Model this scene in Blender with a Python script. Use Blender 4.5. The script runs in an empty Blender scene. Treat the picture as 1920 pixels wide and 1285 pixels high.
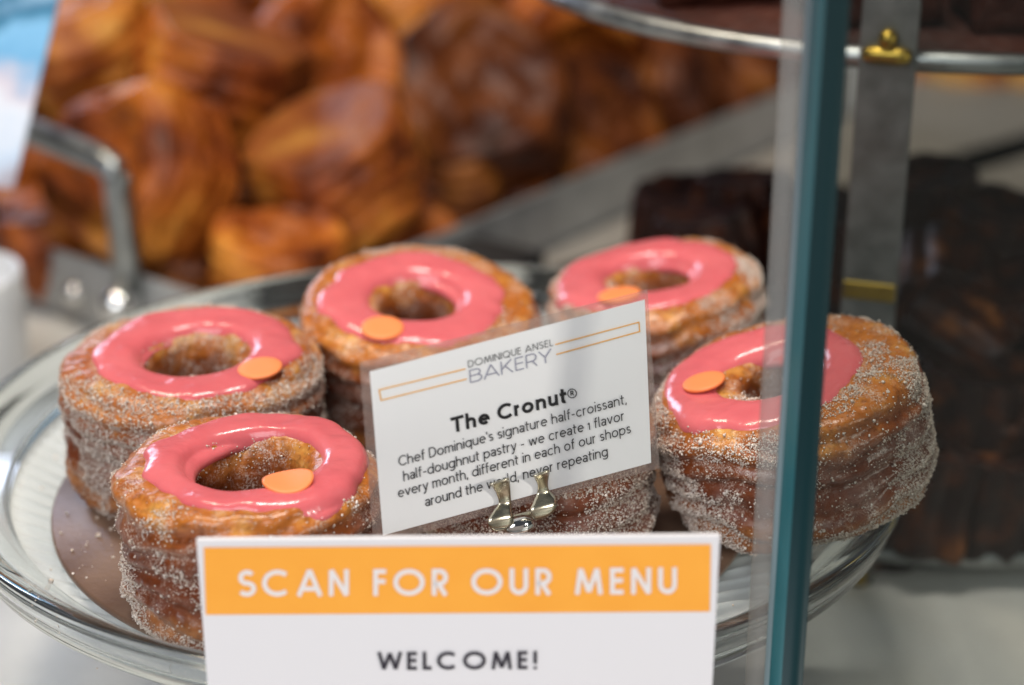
import bpy, bmesh, math, random
import numpy as np
from mathutils import Vector, Matrix, Euler

random.seed(7)
S = bpy.context.scene
COL = S.collection

# ------------------------------------------------------------------ camera
FPX = 3500.0                       # focal length in pixels of the 1920 px wide photograph
PITCH = math.radians(22.5)
CAM = np.array([0.0289, -0.6120, 0.2971])
cam_d = bpy.data.cameras.new('camera')
cam = bpy.data.objects.new('camera', cam_d)
COL.objects.link(cam)
cam.location = CAM
cam.rotation_euler = (math.pi / 2 - PITCH, 0, 0)
cam_d.sensor_width = 36.0
cam_d.lens = FPX / 1920 * 36.0
cam_d.clip_start = 0.02
cam_d.clip_end = 50
cam_d.dof.use_dof = True
cam_d.dof.focus_distance = 0.565
cam_d.dof.aperture_fstop = 5.0
S.camera = cam

# ------------------------------------------------------------------ light
w = bpy.data.worlds.new('World'); S.world = w; w.use_nodes = True
bg = w.node_tree.nodes['Background']
bg.inputs['Color'].default_value = (0.82, 0.88, 1.0, 1)
bg.inputs['Strength'].default_value = 0.06


def lamp(name, loc, target, size, power, color, size_y=None):
    d = bpy.data.lights.new(name, 'AREA')
    d.energy = power; d.color = color
    d.shape = 'RECTANGLE'; d.size = size; d.size_y = size_y or size
    o = bpy.data.objects.new(name, d); COL.objects.link(o)
    o.location = loc
    o.rotation_euler = (Vector(target) - Vector(loc)).to_track_quat('-Z', 'Y').to_euler()
    return o


lamp('window_light', (-0.7, -1.7, 1.4), (0, -0.1, 0), 1.7, 40, (0.94, 0.96, 1.0), 1.3)
lamp('front_lamp', (1.36, -1.05, 0.62), (0.03, 0.0, 0.0), 0.13, 10.0, (1.0, 0.95, 0.88))
lamp('case_strip_light', (0.02, -0.02, 0.85), (0.02, 0.05, 0.0), 0.24, 4.5, (1.0, 0.93, 0.84), 0.018)
lamp('ceiling_lamp', (-0.42, 0.25, 1.15), (-0.12, 0.62, 0.0), 0.22, 5.5, (1.0, 0.84, 0.64), 0.16)
lamp('rear_window_light', (-0.9, 1.6, 0.55), (0, 0.1, 0), 0.6, 8, (0.72, 0.78, 1.0), 0.45)

S.view_settings.view_transform = 'Standard'
S.view_settings.look = 'None'
S.view_settings.exposure = 0.06
S.view_settings.gamma = 1.0
S.view_settings.use_curve_mapping = False
S.render.engine = 'CYCLES'
S.cycles.use_denoising = True
S.cycles.max_bounces = 14
S.cycles.transparent_max_bounces = 16
S.cycles.transmission_bounces = 12

# ------------------------------------------------------------------ geometry helpers
FWD = np.array([0, math.cos(PITCH), -math.sin(PITCH)])
UPV = np.array([0, math.sin(PITCH), math.cos(PITCH)])
RGT = np.array([1.0, 0, 0])


def ray(px, py):
    return FWD + RGT * (px - 960) / FPX - UPV * (py - 642.5) / FPX


def at_z(px, py, z):
    d = ray(px, py); return CAM + d * ((z - CAM[2]) / d[2])


def at_y(px, py, y):
    d = ray(px, py); return CAM + d * ((y - CAM[1]) / d[1])


def at_depth(px, py, t):
    return CAM + ray(px, py) * t


def on_plane(px, py, p0, n):
    d = ray(px, py); t = np.dot(p0 - CAM, n) / np.dot(d, n)
    return CAM + d * t


def hash3(ix, iy, iz, seed):
    h = (ix.astype(np.int64) * 374761393 + iy.astype(np.int64) * 668265263 + iz.astype(np.int64) * 2147483647 + seed * 974634777) & 0xffffffff
    h = ((h ^ (h >> 13)) * 1274126177) & 0xffffffff
    h = ((h ^ (h >> 16)) * 2246822519) & 0xffffffff
    return ((h ^ (h >> 15)) & 0xffffff) / float(0xffffff)


def vnoise(p, seed=0):
    i = np.floor(p).astype(np.int64); f = p - i
    u = f * f * (3 - 2 * f)
    r = 0
    for dx in (0, 1):
        for dy in (0, 1):
            for dz in (0, 1):
                wgt = (u[..., 0] if dx else 1 - u[..., 0]) * (u[..., 1] if dy else 1 - u[..., 1]) * (u[..., 2] if dz else 1 - u[..., 2])
                r = r + wgt * hash3(i[..., 0] + dx, i[..., 1] + dy, i[..., 2] + dz, seed)
    return r * 2 - 1


def fbm(p, seed=0, octv=3):
    a, r, t = 1.0, 0, 0
    for k in range(octv):
        r = r + a * vnoise(p * (2.03 ** k) + 17.3 * k, seed + k); t += a; a *= 0.5
    return r / t


def link(o, parent=None):
    COL.objects.link(o)
    if parent is not None: o.parent = parent
    return o


def mesh_obj(name, verts, faces, mat, parent=None, smooth=True):
    me = bpy.data.meshes.new(name)
    me.from_pydata([tuple(v) for v in verts], [], [tuple(f) for f in faces])
    me.update()
    if smooth: me.polygons.foreach_set('use_smooth', [True] * len(me.polygons))
    o = bpy.data.objects.new(name, me)
    if mat: me.materials.append(mat)
    return link(o, parent)


def bm_obj(name, bm, mat, parent=None, smooth=False):
    me = bpy.data.meshes.new(name); bm.to_mesh(me); bm.free()
    if smooth: me.polygons.foreach_set('use_smooth', [True] * len(me.polygons))
    if mat: me.materials.append(mat)
    return link(bpy.data.objects.new(name, me), parent)


def empty(name, loc=(0, 0, 0), rot=(0, 0, 0)):
    o = bpy.data.objects.new(name, None); o.empty_display_size = 0.02
    o.location = loc; o.rotation_euler = rot
    return link(o)


def tag(o, label=None, cat=None, group=None, kind=None):
    if label: o['label'] = label
    if cat: o['category'] = cat
    if group: o['group'] = group
    if kind: o['kind'] = kind
    return o


def grid_faces(n, m, wrap_n=False, wrap_m=False, off=0):
    f = []
    for i in range(n if wrap_n else n - 1):
        for j in range(m if wrap_m else m - 1):
            a = i * m + j; b = ((i + 1) % n) * m + j
            c = ((i + 1) % n) * m + (j + 1) % m; d = i * m + (j + 1) % m
            f.append((a + off, b + off, c + off, d + off))
    return f


def lathe(name, prof, mat, parent=None, n=128, closed=False):
    prof = np.array(prof, float); m = len(prof)
    th = np.linspace(0, 2 * math.pi, n, endpoint=False)
    v = np.stack([np.outer(np.cos(th), prof[:, 0]), np.outer(np.sin(th), prof[:, 0]), np.tile(prof[:, 1], (n, 1))], -1).reshape(-1, 3)
    o = mesh_obj(name, v, grid_faces(n, m, True, closed), mat, parent)
    bm = bmesh.new(); bm.from_mesh(o.data)
    bmesh.ops.remove_doubles(bm, verts=bm.verts, dist=1e-6)
    bmesh.ops.dissolve_degenerate(bm, dist=1e-7, edges=bm.edges)
    bmesh.ops.recalc_face_normals(bm, faces=bm.faces)
    bm.to_mesh(o.data); bm.free()
    return o


def box_bm(bm, size, mat4, bevel=0.0, seg=2):
    g = bmesh.ops.create_cube(bm, size=1.0)
    vs = g['verts']
    bmesh.ops.scale(bm, vec=size, verts=vs)
    if bevel > 0:
        es = list({e for v in vs for e in v.link_edges})
        r = bmesh.ops.bevel(bm, geom=es, offset=bevel, segments=seg, affect='EDGES', profile=0.5)
        vs = list({v for f in r['faces'] for v in f.verts} | {v for v in vs if v.is_valid})
    bmesh.ops.transform(bm, matrix=mat4, verts=vs)


def tube(name, pts, rad, mat, parent=None, seg=16, closed=False, flat=1.0):
    pts = [Vector(p) for p in pts]; n = len(pts)
    vs = []
    for i, p in enumerate(pts):
        a = pts[(i - 1) % n] if (closed or i > 0) else p
        b = pts[(i + 1) % n] if (closed or i < n - 1) else p
        t = (b - a).normalized()
        ref = Vector((0, 0, 1)) if abs(t.z) < 0.95 else Vector((0, 1, 0))
        s = t.cross(ref).normalized(); u = s.cross(t).normalized()
        r = rad[i] if hasattr(rad, '__len__') else rad
        for k in range(seg):
            an = 2 * math.pi * k / seg
            vs.append(p + s * (r * math.cos(an)) + u * (r * flat * math.sin(an)))
    f = grid_faces(n, seg, closed, True)
    if not closed:
        f.append(tuple(range(seg))[::-1]); f.append(tuple((n - 1) * seg + k for k in range(seg)))
    o = mesh_obj(name, vs, f, mat, parent)
    bm = bmesh.new(); bm.from_mesh(o.data); bmesh.ops.recalc_face_normals(bm, faces=bm.faces); bm.to_mesh(o.data); bm.free()
    return o


def bezier_round(pts, r, n=8):
    """polyline with its inner corners rounded"""
    pts = [Vector(p) for p in pts]; out = [pts[0]]
    for a, b, c in zip(pts, pts[1:], pts[2:]):
        d1 = (a - b).normalized(); d2 = (c - b).normalized()
        p, q = b + d1 * r, b + d2 * r
        for k in range(n + 1):
            t = k / n; out.append(p * (1 - t) ** 2 + b * 2 * t * (1 - t) + q * t * t)
    return out + [pts[-1]]


# ------------------------------------------------------------------ materials
class NT:
    def __init__(s, name):
        s.m = bpy.data.materials.new(name); s.m.use_nodes = True
        s.t = s.m.node_tree; s.n = s.t.nodes; s.b = s.n['Principled BSDF']; s.out = s.n['Material Output']

    def new(s, typ, **kw):
        x = s.n.new(typ)
        for k, v in kw.items(): setattr(x, k, v)
        return x

    def l(s, a, b): s.t.links.new(a, b)

    def coord(s, kind='Object'):
        return s.new('ShaderNodeTexCoord').outputs[kind]

    def noise(s, scale, detail=3, rough=0.55, vec=None, dist=0.0):
        x = s.new('ShaderNodeTexNoise'); x.inputs['Scale'].default_value = scale
        x.inputs['Detail'].default_value = detail; x.inputs['Roughness'].default_value = rough
        x.inputs['Distortion'].default_value = dist
        s.l(vec if vec is not None else s.coord(), x.inputs['Vector']); return x.outputs['Fac']

    def ramp(s, fac, stops, interp='LINEAR'):
        r = s.new('ShaderNodeValToRGB'); r.color_ramp.interpolation = interp
        e = r.color_ramp.elements
        while len(e) < len(stops): e.new(0.5)
        for k, (p, c) in enumerate(stops):
            e[k].position = p; e[k].color = (*c, 1) if len(c) == 3 else c
        s.l(fac, r.inputs[0]); return r.outputs[0]

    def math(s, op, a, b=None):
        x = s.new('ShaderNodeMath', operation=op)
        for i, v in enumerate((a, b)):
            if v is None: continue
            if isinstance(v, (int, float)): x.inputs[i].default_value = v
            else: s.l(v, x.inputs[i])
        return x.outputs[0]

    def mix(s, fac, a, b):
        x = s.new('ShaderNodeMix', data_type='RGBA')
        for i, v in ((0, fac), (6, a), (7, b)):
            if isinstance(v, (int, float)): x.inputs[i].default_value = v
            elif isinstance(v, tuple): x.inputs[i].default_value = (*v, 1)
            else: s.l(v, x.inputs[i])
        return x.outputs[2]

    def bump(s, h, strength=0.3, dist=0.001):
        x = s.new('ShaderNodeBump'); x.inputs['Strength'].default_value = strength
        x.inputs['Distance'].default_value = dist; s.l(h, x.inputs['Height'])
        s.l(x.outputs[0], s.b.inputs['Normal']); return x

    def set(s, **kw):
        for k, v in kw.items():
            k = k.replace('_', ' ')
            i = s.b.inputs[k]
            if isinstance(v, tuple): i.default_value = (*v, 1) if len(v) == 3 else v
            elif isinstance(v, (int, float)): i.default_value = v
            else: s.l(v, i)
        return s


def plain(name, color, rough=0.5, metal=0.0, **kw):
    t = NT(name); t.set(Base_Color=color, Roughness=rough, Metallic=metal, **kw); return t.m


def steel(name, c1, c2, rough, scale=60, metal=1.0):
    t = NT(name); n = t.noise(scale, 4)
    t.set(Base_Color=t.ramp(n, [(0.3, c1), (0.7, c2)]), Metallic=metal, Roughness=t.math('MULTIPLY_ADD', n, 0.25))
    t.b.inputs['Roughness'].default_value = rough
    r = t.ramp(n, [(0.2, (rough * .7,) * 3), (0.8, (rough * 1.3,) * 3)])
    t.l(r, t.b.inputs['Roughness'])
    return t.m


M = {}
# counter: pale grey stone
t = NT('pale_stone'); n1 = t.noise(9, 5, .6); n2 = t.noise(260, 2)
c = t.ramp(n1, [(0.25, (.50, .50, .48)), (0.55, (.62, .62, .60)), (0.8, (.56, .55, .53))])
c = t.mix(t.ramp(n2, [(0.62, (0, 0, 0)), (0.75, (.25, .25, .25))]), c, (.42, .42, .42))
t.set(Base_Color=c, Roughness=.35); M['counter'] = t.m

# clear glass of the plate
t = NT('clear_glass'); t.set(Base_Color=(.87, .92, .92), Roughness=.02, IOR=1.47, Transmission_Weight=1.0); M['glass'] = t.m


def film(name, tint, trans, body, body_w, rough, ior=1.45, bumpy=0.0):
    """thin clear sheet: straight see-through, a little body colour, fresnel gloss"""
    t = NT(name); t.n.remove(t.b)
    tr = t.new('ShaderNodeBsdfTransparent'); tr.inputs[0].default_value = (*tint, 1)
    df = t.new('ShaderNodeBsdfDiffuse'); df.inputs[0].default_value = (*body, 1)
    m1 = t.new('ShaderNodeMixShader'); m1.inputs[0].default_value = body_w
    t.l(tr.outputs[0], m1.inputs[1]); t.l(df.outputs[0], m1.inputs[2])
    gl = t.new('ShaderNodeBsdfGlossy'); gl.inputs['Roughness'].default_value = rough
    fr = t.new('ShaderNodeFresnel'); fr.inputs[0].default_value = ior
    m2 = t.new('ShaderNodeMixShader')
    ge = t.new('ShaderNodeNewGeometry')            # the sheet's far side adds no second gloss
    fac = t.math('MULTIPLY', fr.outputs[0], t.math('SUBTRACT', 1.0, ge.outputs['Backfacing']))
    t.l(fac, m2.inputs[0]); t.l(m1.outputs[0], m2.inputs[1]); t.l(gl.outputs[0], m2.inputs[2])
    t.l(m2.outputs[0], t.out.inputs[0])
    if bumpy:
        n = t.noise(40, 2); b = t.new('ShaderNodeBump'); b.inputs['Strength'].default_value = bumpy; b.inputs['Distance'].default_value = .001
        t.l(n, b.inputs['Height']); t.l(b.outputs[0], gl.inputs['Normal']); t.l(b.outputs[0], fr.inputs['Normal'])
    return t.m


M['floor_glass'] = film('ribbed_glass', (.90, .93, .92), 0, (.70, .73, .73), .42, .06, 1.45)
M['pane'] = film('pane_glass', (.77, .785, .77), 0, (.3, .35, .35), .006, .01, 1.25)
M['sleeve'] = film('clear_sleeve', (.93, .90, .88), 0, (.62, .50, .45), .16, .12, 1.5, .5)
M['seal'] = film('clear_seal_strip', (.86, .85, .83), 0, (.62, .60, .57), .22, .15, 1.3)

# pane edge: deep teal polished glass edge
# three bands of the edge; its light-to-dark gradient is painted in
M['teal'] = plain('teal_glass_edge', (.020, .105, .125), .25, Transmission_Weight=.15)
M['teal_lit'] = plain('lit_teal_edge', (.17, .24, .27), .5)
M['teal_shaded'] = plain('shaded_teal_edge', (.003, .022, .026), .4, Specular_IOR_Level=.2)

# cake board: gold-brown card
t = NT('gold_board'); n = t.noise(45, 4); n2 = t.noise(600, 2)
t.set(Base_Color=t.ramp(n, [(0.3, (.13, .070, .046)), (0.7, (.22, .135, .09))]), Roughness=.34, Metallic=.1); t.bump(n2, .3, .0004); M['board'] = t.m

# doughnut dough
t = NT('fried_dough')
oc = t.coord(); sep = t.new('ShaderNodeSeparateXYZ'); t.l(oc, sep.inputs[0])
n = t.noise(70, 4, .6, oc); nb = t.noise(26, 3, .55, oc); nf = t.noise(420, 3, .6, oc)
mp = t.new('ShaderNodeMapping'); mp.inputs['Scale'].default_value = (26, 26, 260); t.l(oc, mp.inputs['Vector'])
lay = t.noise(1.0, 3, .6, mp.outputs[0])
zz = t.math('MULTIPLY', sep.outputs[2], 1 / 0.05)
zz = t.math('ADD', zz, t.math('MULTIPLY', t.math('SUBTRACT', nb, .5), .42))
zz = t.math('ADD', zz, t.math('MULTIPLY', t.math('SUBTRACT', n, .5), .35))
col = t.ramp(zz, [(0.0, (.20, .060, .018)), (0.14, (.36, .13, .030)), (0.28, (.16, .038, .011)), (0.58, (.14, .031, .009)), (0.72, (.27, .070, .014)), (0.86, (.47, .15, .022)), (1.0, (.36, .095, .014))])
col = t.mix(t.ramp(lay, [(0.48, (0, 0, 0)), (0.70, (.4, .4, .4))]), col, (.24, .058, .014))
gold = t.math('MULTIPLY', t.ramp(zz, [(0.70, (0, 0, 0)), (0.90, (1, 1, 1))]), t.ramp(n, [(0.50, (0, 0, 0)), (0.66, (.75, .75, .75))]))
col = t.mix(gold, col, (.66, .34, .08))
col = t.mix(t.ramp(nf, [(0.48, (0, 0, 0)), (0.78, (.65, .65, .65))]), col, (.065, .015, .006))
# dusting of fine sugar that has half melted into the crust
cl = t.noise(95, 4, .65, oc)
sp = t.noise(1500, 2, .7, oc)
dust = t.math('MULTIPLY', t.ramp(cl, [(0.48, (0, 0, 0)), (0.64, (1, 1, 1))]), t.ramp(sp, [(0.48, (0, 0, 0)), (0.60, (.75, .75, .75))]))
col = t.mix(dust, col, (.64, .52, .44))
film_f = t.math('MULTIPLY', t.ramp(nb, [(0.55, (0, 0, 0)), (0.68, (1, 1, 1))]), t.ramp(zz, [(0.62, (1, 1, 1)), (0.85, (0, 0, 0))]))
col = t.mix(t.math('MULTIPLY', film_f, .24), col, (.50, .39, .37))
t.set(Base_Color=col, Roughness=.30, Subsurface_Weight=.03, Subsurface_Scale=.003)
t.b.inputs['Subsurface Radius'].default_value = (1, .35, .15)
t.bump(t.math('ADD', nf, lay), .5, .0006); M['dough'] = t.m

t = NT('sugar'); n = t.noise(900, 1)
t.set(Base_Color=t.ramp(n, [(0.35, (.58, .46, .37)), (0.65, (.78, .70, .63))]), Roughness=.22); M['sugar'] = t.m

t = NT('pink_icing'); n = t.noise(55, 3); n2 = t.noise(130, 2)
t.set(Base_Color=t.ramp(n, [(0.3, (.59, .115, .130)), (0.7, (.66, .150, .160))]), Roughness=.20, Subsurface_Weight=.25, Subsurface_Scale=.004,
      Coat_Weight=.12, Coat_Roughness=.08, Specular_IOR_Level=.42)
t.b.inputs['Subsurface Radius'].default_value = (1, .35, .3); t.bump(t.math('ADD', t.math('MULTIPLY', n2, 2.0), t.noise(300, 2)), .16, .0012); M['icing'] = t.m
M['confetti'] = plain('orange_sugar_disc', (.90, .25, .075), .5)
M['paper'] = plain('white_card', (.86, .86, .85), .5)
M['paper2'] = plain('white_sign_board', (.74, .72, .74), .35)
t = NT('orange_print'); n = t.noise(40, 3); t.set(Base_Color=t.ramp(n, [(0.3, (.90, .36, .030)), (0.7, (.94, .40, .04))]), Roughness=.4); M['orange'] = t.m
M['line_orange'] = plain('orange_line_print', (.88, .42, .03), .5)
M['ink'] = plain('black_ink', (.012, .012, .014), .5)
M['ink_grey'] = plain('grey_ink', (.035, .035, .038), .5)
M['lilac'] = plain('lilac_grey_ink', (.30, .30, .38), .5)
M['sign_ink'] = plain('dark_violet_ink', (.018, .013, .025), .4)
M['sign_white'] = plain('white_print', (.78, .73, .72), .45)
M['steel'] = steel('brushed_steel', (.30, .30, .295), (.44, .44, .43), .36, 60, .35)
M['dull'] = steel('dull_grey_iron', (.13, .135, .13), (.22, .22, .215), .45, 90, .7)
M['ringsteel'] = steel('ring_steel', (.22, .235, .235), (.42, .435, .43), .38, 70)
M['clip'] = steel('nickel', (.62, .58, .45), (.80, .74, .58), .26, 40)
M['chrome'] = plain('chrome', (.8, .8, .78), .08, 1.0)
M['brass'] = steel('brass', (.30, .20, .035), (.48, .33, .06), .36, 50)
M['ceramic'] = plain('white_ceramic', (.72, .73, .74), .2)
t = NT('canele_crust'); n = t.noise(60, 4); n2 = t.noise(24, 2)
t.set(Base_Color=t.ramp(n, [(0.25, (.007, .003, .003)), (0.48, (.022, .008, .006)), (0.60, (.070, .020, .008)), (0.74, (.28, .095, .02))]), Roughness=.4); t.bump(n, .4, .001); M['canele'] = t.m


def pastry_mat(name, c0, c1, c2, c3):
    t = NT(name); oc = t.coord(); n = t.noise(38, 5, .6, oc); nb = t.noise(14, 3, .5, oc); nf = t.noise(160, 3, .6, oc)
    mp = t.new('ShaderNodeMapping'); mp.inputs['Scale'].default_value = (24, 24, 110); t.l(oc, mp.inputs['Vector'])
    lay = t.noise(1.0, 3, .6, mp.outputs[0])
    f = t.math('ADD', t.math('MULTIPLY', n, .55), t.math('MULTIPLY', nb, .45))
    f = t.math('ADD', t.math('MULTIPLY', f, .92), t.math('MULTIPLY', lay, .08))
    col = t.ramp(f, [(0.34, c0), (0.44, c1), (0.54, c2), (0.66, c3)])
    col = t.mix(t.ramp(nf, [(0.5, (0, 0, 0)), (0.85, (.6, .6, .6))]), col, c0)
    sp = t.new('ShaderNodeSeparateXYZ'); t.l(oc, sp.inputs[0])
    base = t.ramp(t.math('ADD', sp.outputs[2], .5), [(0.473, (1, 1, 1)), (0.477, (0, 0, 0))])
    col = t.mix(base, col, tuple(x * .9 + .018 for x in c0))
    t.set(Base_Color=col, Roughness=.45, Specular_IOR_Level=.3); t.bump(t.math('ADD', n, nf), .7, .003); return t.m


M['pastry'] = pastry_mat('caramel_pastry', (.060, .011, .003), (.24, .050, .007), (.46, .125, .014), (.76, .32, .05))
M['pastry_gold'] = pastry_mat('golden_pastry', (.09, .018, .005), (.30, .075, .010), (.58, .22, .03), (.85, .52, .14))
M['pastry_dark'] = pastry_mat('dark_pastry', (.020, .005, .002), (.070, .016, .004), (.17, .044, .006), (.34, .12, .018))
M['brownie'] = pastry_mat('brown_cake', (.014, .004, .003), (.030, .008, .005), (.048, .013, .008), (.075, .020, .010))

for k_, v_ in (('brownie', .12), ('canele', .2)):
    M[k_].node_tree.nodes['Principled BSDF'].inputs['Specular IOR Level'].default_value = v_

# ------------------------------------------------------------------ counter
ZC = -0.08                                   # counter top; the plate's floor is z = 0
bm = bmesh.new()
box_bm(bm, (6, 6, .04), Matrix.Translation((0, 1.6, ZC - .02)), .003)
tag(bm_obj('counter', bm, M['counter']), kind='structure')

# ------------------------------------------------------------------ glass cake plate
plate = empty('cake_plate', (0, 0, ZC))
tag(plate, 'round clear glass cake plate with ribbed floor and thick rim under the pink doughnuts', 'cake plate')
Z0 = -ZC                                       # plate floor in the plate's own frame
nth, ring_r = 720, None
rs = np.concatenate([np.linspace(0.0, .05, 12, endpoint=False), np.linspace(.05, .150, 150)])
th = np.linspace(0, 2 * math.pi, nth, endpoint=False)
RR, TT = np.meshgrid(rs, th)
X, Y = RR * np.cos(TT), RR * np.sin(TT)
dist = np.sqrt(X ** 2 + (Y - .155) ** 2)       # arched ribs pressed into the floor
fade = np.clip((.149 - RR) / .006, 0, 1) * np.clip(RR / .03, 0, 1)
top = Z0 - .0024 + .0021 * np.sin(dist * 2 * math.pi / .0060) * fade
v = np.stack([X, Y, top], -1)
mesh_obj('ribbed_floor', v.reshape(-1, 3), grid_faces(nth, len(rs), True, False), M['floor_glass'], plate)
prof = [(.1495, Z0 - .0008), (.152, Z0 + .0004), (.156, Z0 + .0035), (.160, Z0 + .0080), (.1635, Z0 + .0112), (.1665, Z0 + .0125), (.1690, Z0 + .0122), (.1702, Z0 + .0105),
        (.1700, Z0 + .0080), (.1688, Z0 + .0050), (.1670, Z0 + .0030), (.1672, Z0 + .0005), (.1660, Z0 - .0020), (.1630, Z0 - .0045), (.158, Z0 - .0062), (.152, Z0 - .0070), (.1495, Z0 - .0068)]
lathe('rim', prof, M['glass'], plate, 240, True)
lathe('pedestal', [(0, 0), (.060, 0), (.064, .003), (.060, .008), (.035, .02), (.026, .04), (.032, .058), (.05, Z0 - .0050), (0, Z0 - .0050)], M['glass'], plate)

# ------------------------------------------------------------------ cake board
BC = np.array([-0.0085, -0.031]); BR = .1200
bd = lathe('cake_board', [(0, 0), (BR - .0006, 0), (BR, .0006), (BR, .0020), (BR - .0006, .0026), (0, .0026)], M['board'], None, 160)
bd.location = (BC[0], BC[1], .0002)
tag(bd, 'thin round gold brown cake board lying on the glass plate under the doughnuts', 'cake board')
ZB = .0029

# ------------------------------------------------------------------ doughnut pastries


def superell(phi, rc, a, b, H, n=4.6):
    c, s_ = np.cos(phi), np.sin(phi)
    x = rc + a * np.sign(c) * np.abs(c) ** (2 / n); z = H / 2 + b * np.sign(s_) * np.abs(s_) ** (2 / n)
    nx = np.sign(c) * np.abs(c) ** (2 - 2 / n) / a; nz = np.sign(s_) * np.abs(s_) ** (2 - 2 / n) / b
    l = np.sqrt(nx ** 2 + nz ** 2) + 1e-9
    return x, z, nx / l, nz / l


def doughnut(idx,  px, py, dia_px, zc, H, rx, ry, rz, ice, conf, label, hole=.33, sugar=(1.0, .4), ngr=44000):
    """ice = (outer radius fraction, inner radius fraction, shift x, shift y); conf = pixel of the orange disc"""
    ctr = at_z(px, py, zc)
    depth = np.dot(ctr - CAM, FWD)
    R = dia_px / FPX * depth / 2 * .985
    rot = Euler((math.radians(rx), math.radians(ry), 0)).to_matrix()
    up = rot @ Vector((0, 0, 1))
    base = Vector(ctr) - up * (H / 2)
    root = empty('doughnut_pastry', base, Euler((math.radians(rx), math.radians(ry), 0)))
    tag(root, label, 'pastry', 'pink iced doughnut pastries on the glass plate')
    r0 = R * hole; rc = (R + r0) / 2; a = (R - r0) / 2; b = H / 2
    n, m = 300, 150
    ngr = int(ngr * (1.6 if idx == 4 else 1.0))
    # even spacing along the section
    ph = np.linspace(0, 2 * math.pi, 4000)
    x, z, _, _ = superell(ph, rc, a, b, H)
    L = np.concatenate([[0], np.cumsum(np.hypot(np.diff(x), np.diff(z)))])
    ph = np.interp(np.linspace(0, L[-1], m, endpoint=False), L, ph)
    x, z, nx, nz = superell(ph, rc, a, b, H)
    th = np.linspace(0, 2 * math.pi, n, endpoint=False)
    seed = 100 * idx + 5
    circ = np.stack([np.cos(th), np.sin(th), np.zeros(n)], -1)
    lowr = 1 + .030 * fbm(circ * 1.3, seed, 2)
    X = np.outer(np.cos(th), x); Y = np.outer(np.sin(th), x); Z = np.tile(z, (n, 1))
    P = np.stack([X, Y, Z], -1)
    NX = np.outer(np.cos(th), nx); NY = np.outer(np.sin(th), nx); NZ = np.tile(nz, (n, 1))
    outer = np.clip(np.tile(nx, (n, 1)), 0, 1)
    topm = np.clip(NZ, 0, 1)
    warp = fbm(P * np.array([30, 30, 30]), seed + 9, 3)
    lam = np.sin(2 * math.pi * (Z / .0085 + 1.1 * warp))
    lam = np.where(lam > 0, lam ** .6, -(np.abs(lam) ** 1.4))
    d = .0030 * fbm(P * 38, seed + 1, 3) * (1 - .75 * topm ** 2) + .0010 * lam * outer + .00055 * fbm(P * 330, seed + 2, 2)
    waist = -.0022 * np.exp(-((Z / H - .45) / .16) ** 2) * outer * (.6 + .8 * fbm(P * 16, seed + 4, 2))
    d = d + waist
    V = P + np.stack([NX, NY, NZ], -1) * d[..., None]
    V[..., 0] *= lowr[:, None]; V[..., 1] *= lowr[:, None]
    V[..., 2] = np.maximum(V[..., 2], 0)
    dough = mesh_obj('dough', V.reshape(-1, 3), grid_faces(n, m, True, True), M['dough'], root)

    # sugar crystals
    rng = np.random.default_rng(seed)
    io, ii, sx, sy = ice
    cand = ngr * 4
    ti = rng.integers(0, n, cand); pj = rng.integers(0, m, cand)
    wgt = np.tile(x, (n, 1))[ti, pj] / R
    base_p = V[ti, pj]; nn = np.stack([NX, NY, NZ], -1)[ti, pj]
    cl = fbm(base_p * 70, seed + 20, 3); cl2 = fbm(base_p * 24, seed + 21, 2)
    o_ = outer[ti, pj]; tp = topm[ti, pj]
    bias = .16 + 1.3 * (sugar[0] - 1.0)
    dens = np.clip(min(bias, .75) + 2.6 * cl + 1.5 * cl2, 0.035, 1) * (sugar[0] * o_ + sugar[1] * tp * 1.0 + .30 * (1 - o_) * (1 - tp))
    dx, dy = base_p[:, 0] - sx, base_p[:, 1] - sy
    rr = np.hypot(dx, dy)
    under = (tp > .75) & (rr < io * R * .97) & (rr > ii * R * 1.0)
    dens = dens * wgt * (~under) * (base_p[:, 2] > .0008)
    keep = np.nonzero(rng.random(cand) < dens * 1.0)[0][:ngr]
    k = len(keep)
    ctrp = base_p[keep] + (rng.random((k, 3)) - .5) * .0011
    s_ = rng.gamma(1.9, .000040, k) + .00007
    ctrp = ctrp + nn[keep] * (s_ * .35)[:, None]
    cube = np.array([[-1, -1, -1], [1, -1, -1], [1, 1, -1], [-1, 1, -1], [-1, -1, 1], [1, -1, 1], [1, 1, 1], [-1, 1, 1]], float)
    q = rng.normal(size=(k, 4)); q /= np.linalg.norm(q, axis=1)[:, None]
    w0, x0, y0, z0 = q.T
    Rm = np.stack([np.stack([1 - 2 * (y0 * y0 + z0 * z0), 2 * (x0 * y0 - w0 * z0), 2 * (x0 * z0 + w0 * y0)], -1),
                   np.stack([2 * (x0 * y0 + w0 * z0), 1 - 2 * (x0 * x0 + z0 * z0), 2 * (y0 * z0 - w0 * x0)], -1),
                   np.stack([2 * (x0 * z0 - w0 * y0), 2 * (y0 * z0 + w0 * x0), 1 - 2 * (x0 * x0 + y0 * y0)], -1)], 1)
    asp = rng.uniform(.7, 1.25, (k, 1, 3))
    gv = np.einsum('kij,kvj->kvi', Rm, cube[None] * asp) * s_[:, None, None] + ctrp[:, None, :]
    fq = np.array([[0, 3, 2, 1], [4, 5, 6, 7], [0, 1, 5, 4], [1, 2, 6, 5], [2, 3, 7, 6], [3, 0, 4, 7]])
    ff = (np.arange(k)[:, None, None] * 8 + fq[None]).reshape(-1, 4)
    me = bpy.data.meshes.new('sugar_crystals')
    me.vertices.add(k * 8); me.vertices.foreach_set('co', gv.reshape(-1))
    me.loops.add(len(ff) * 4); me.loops.foreach_set('vertex_index', ff.reshape(-1).astype(np.int32))
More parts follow.
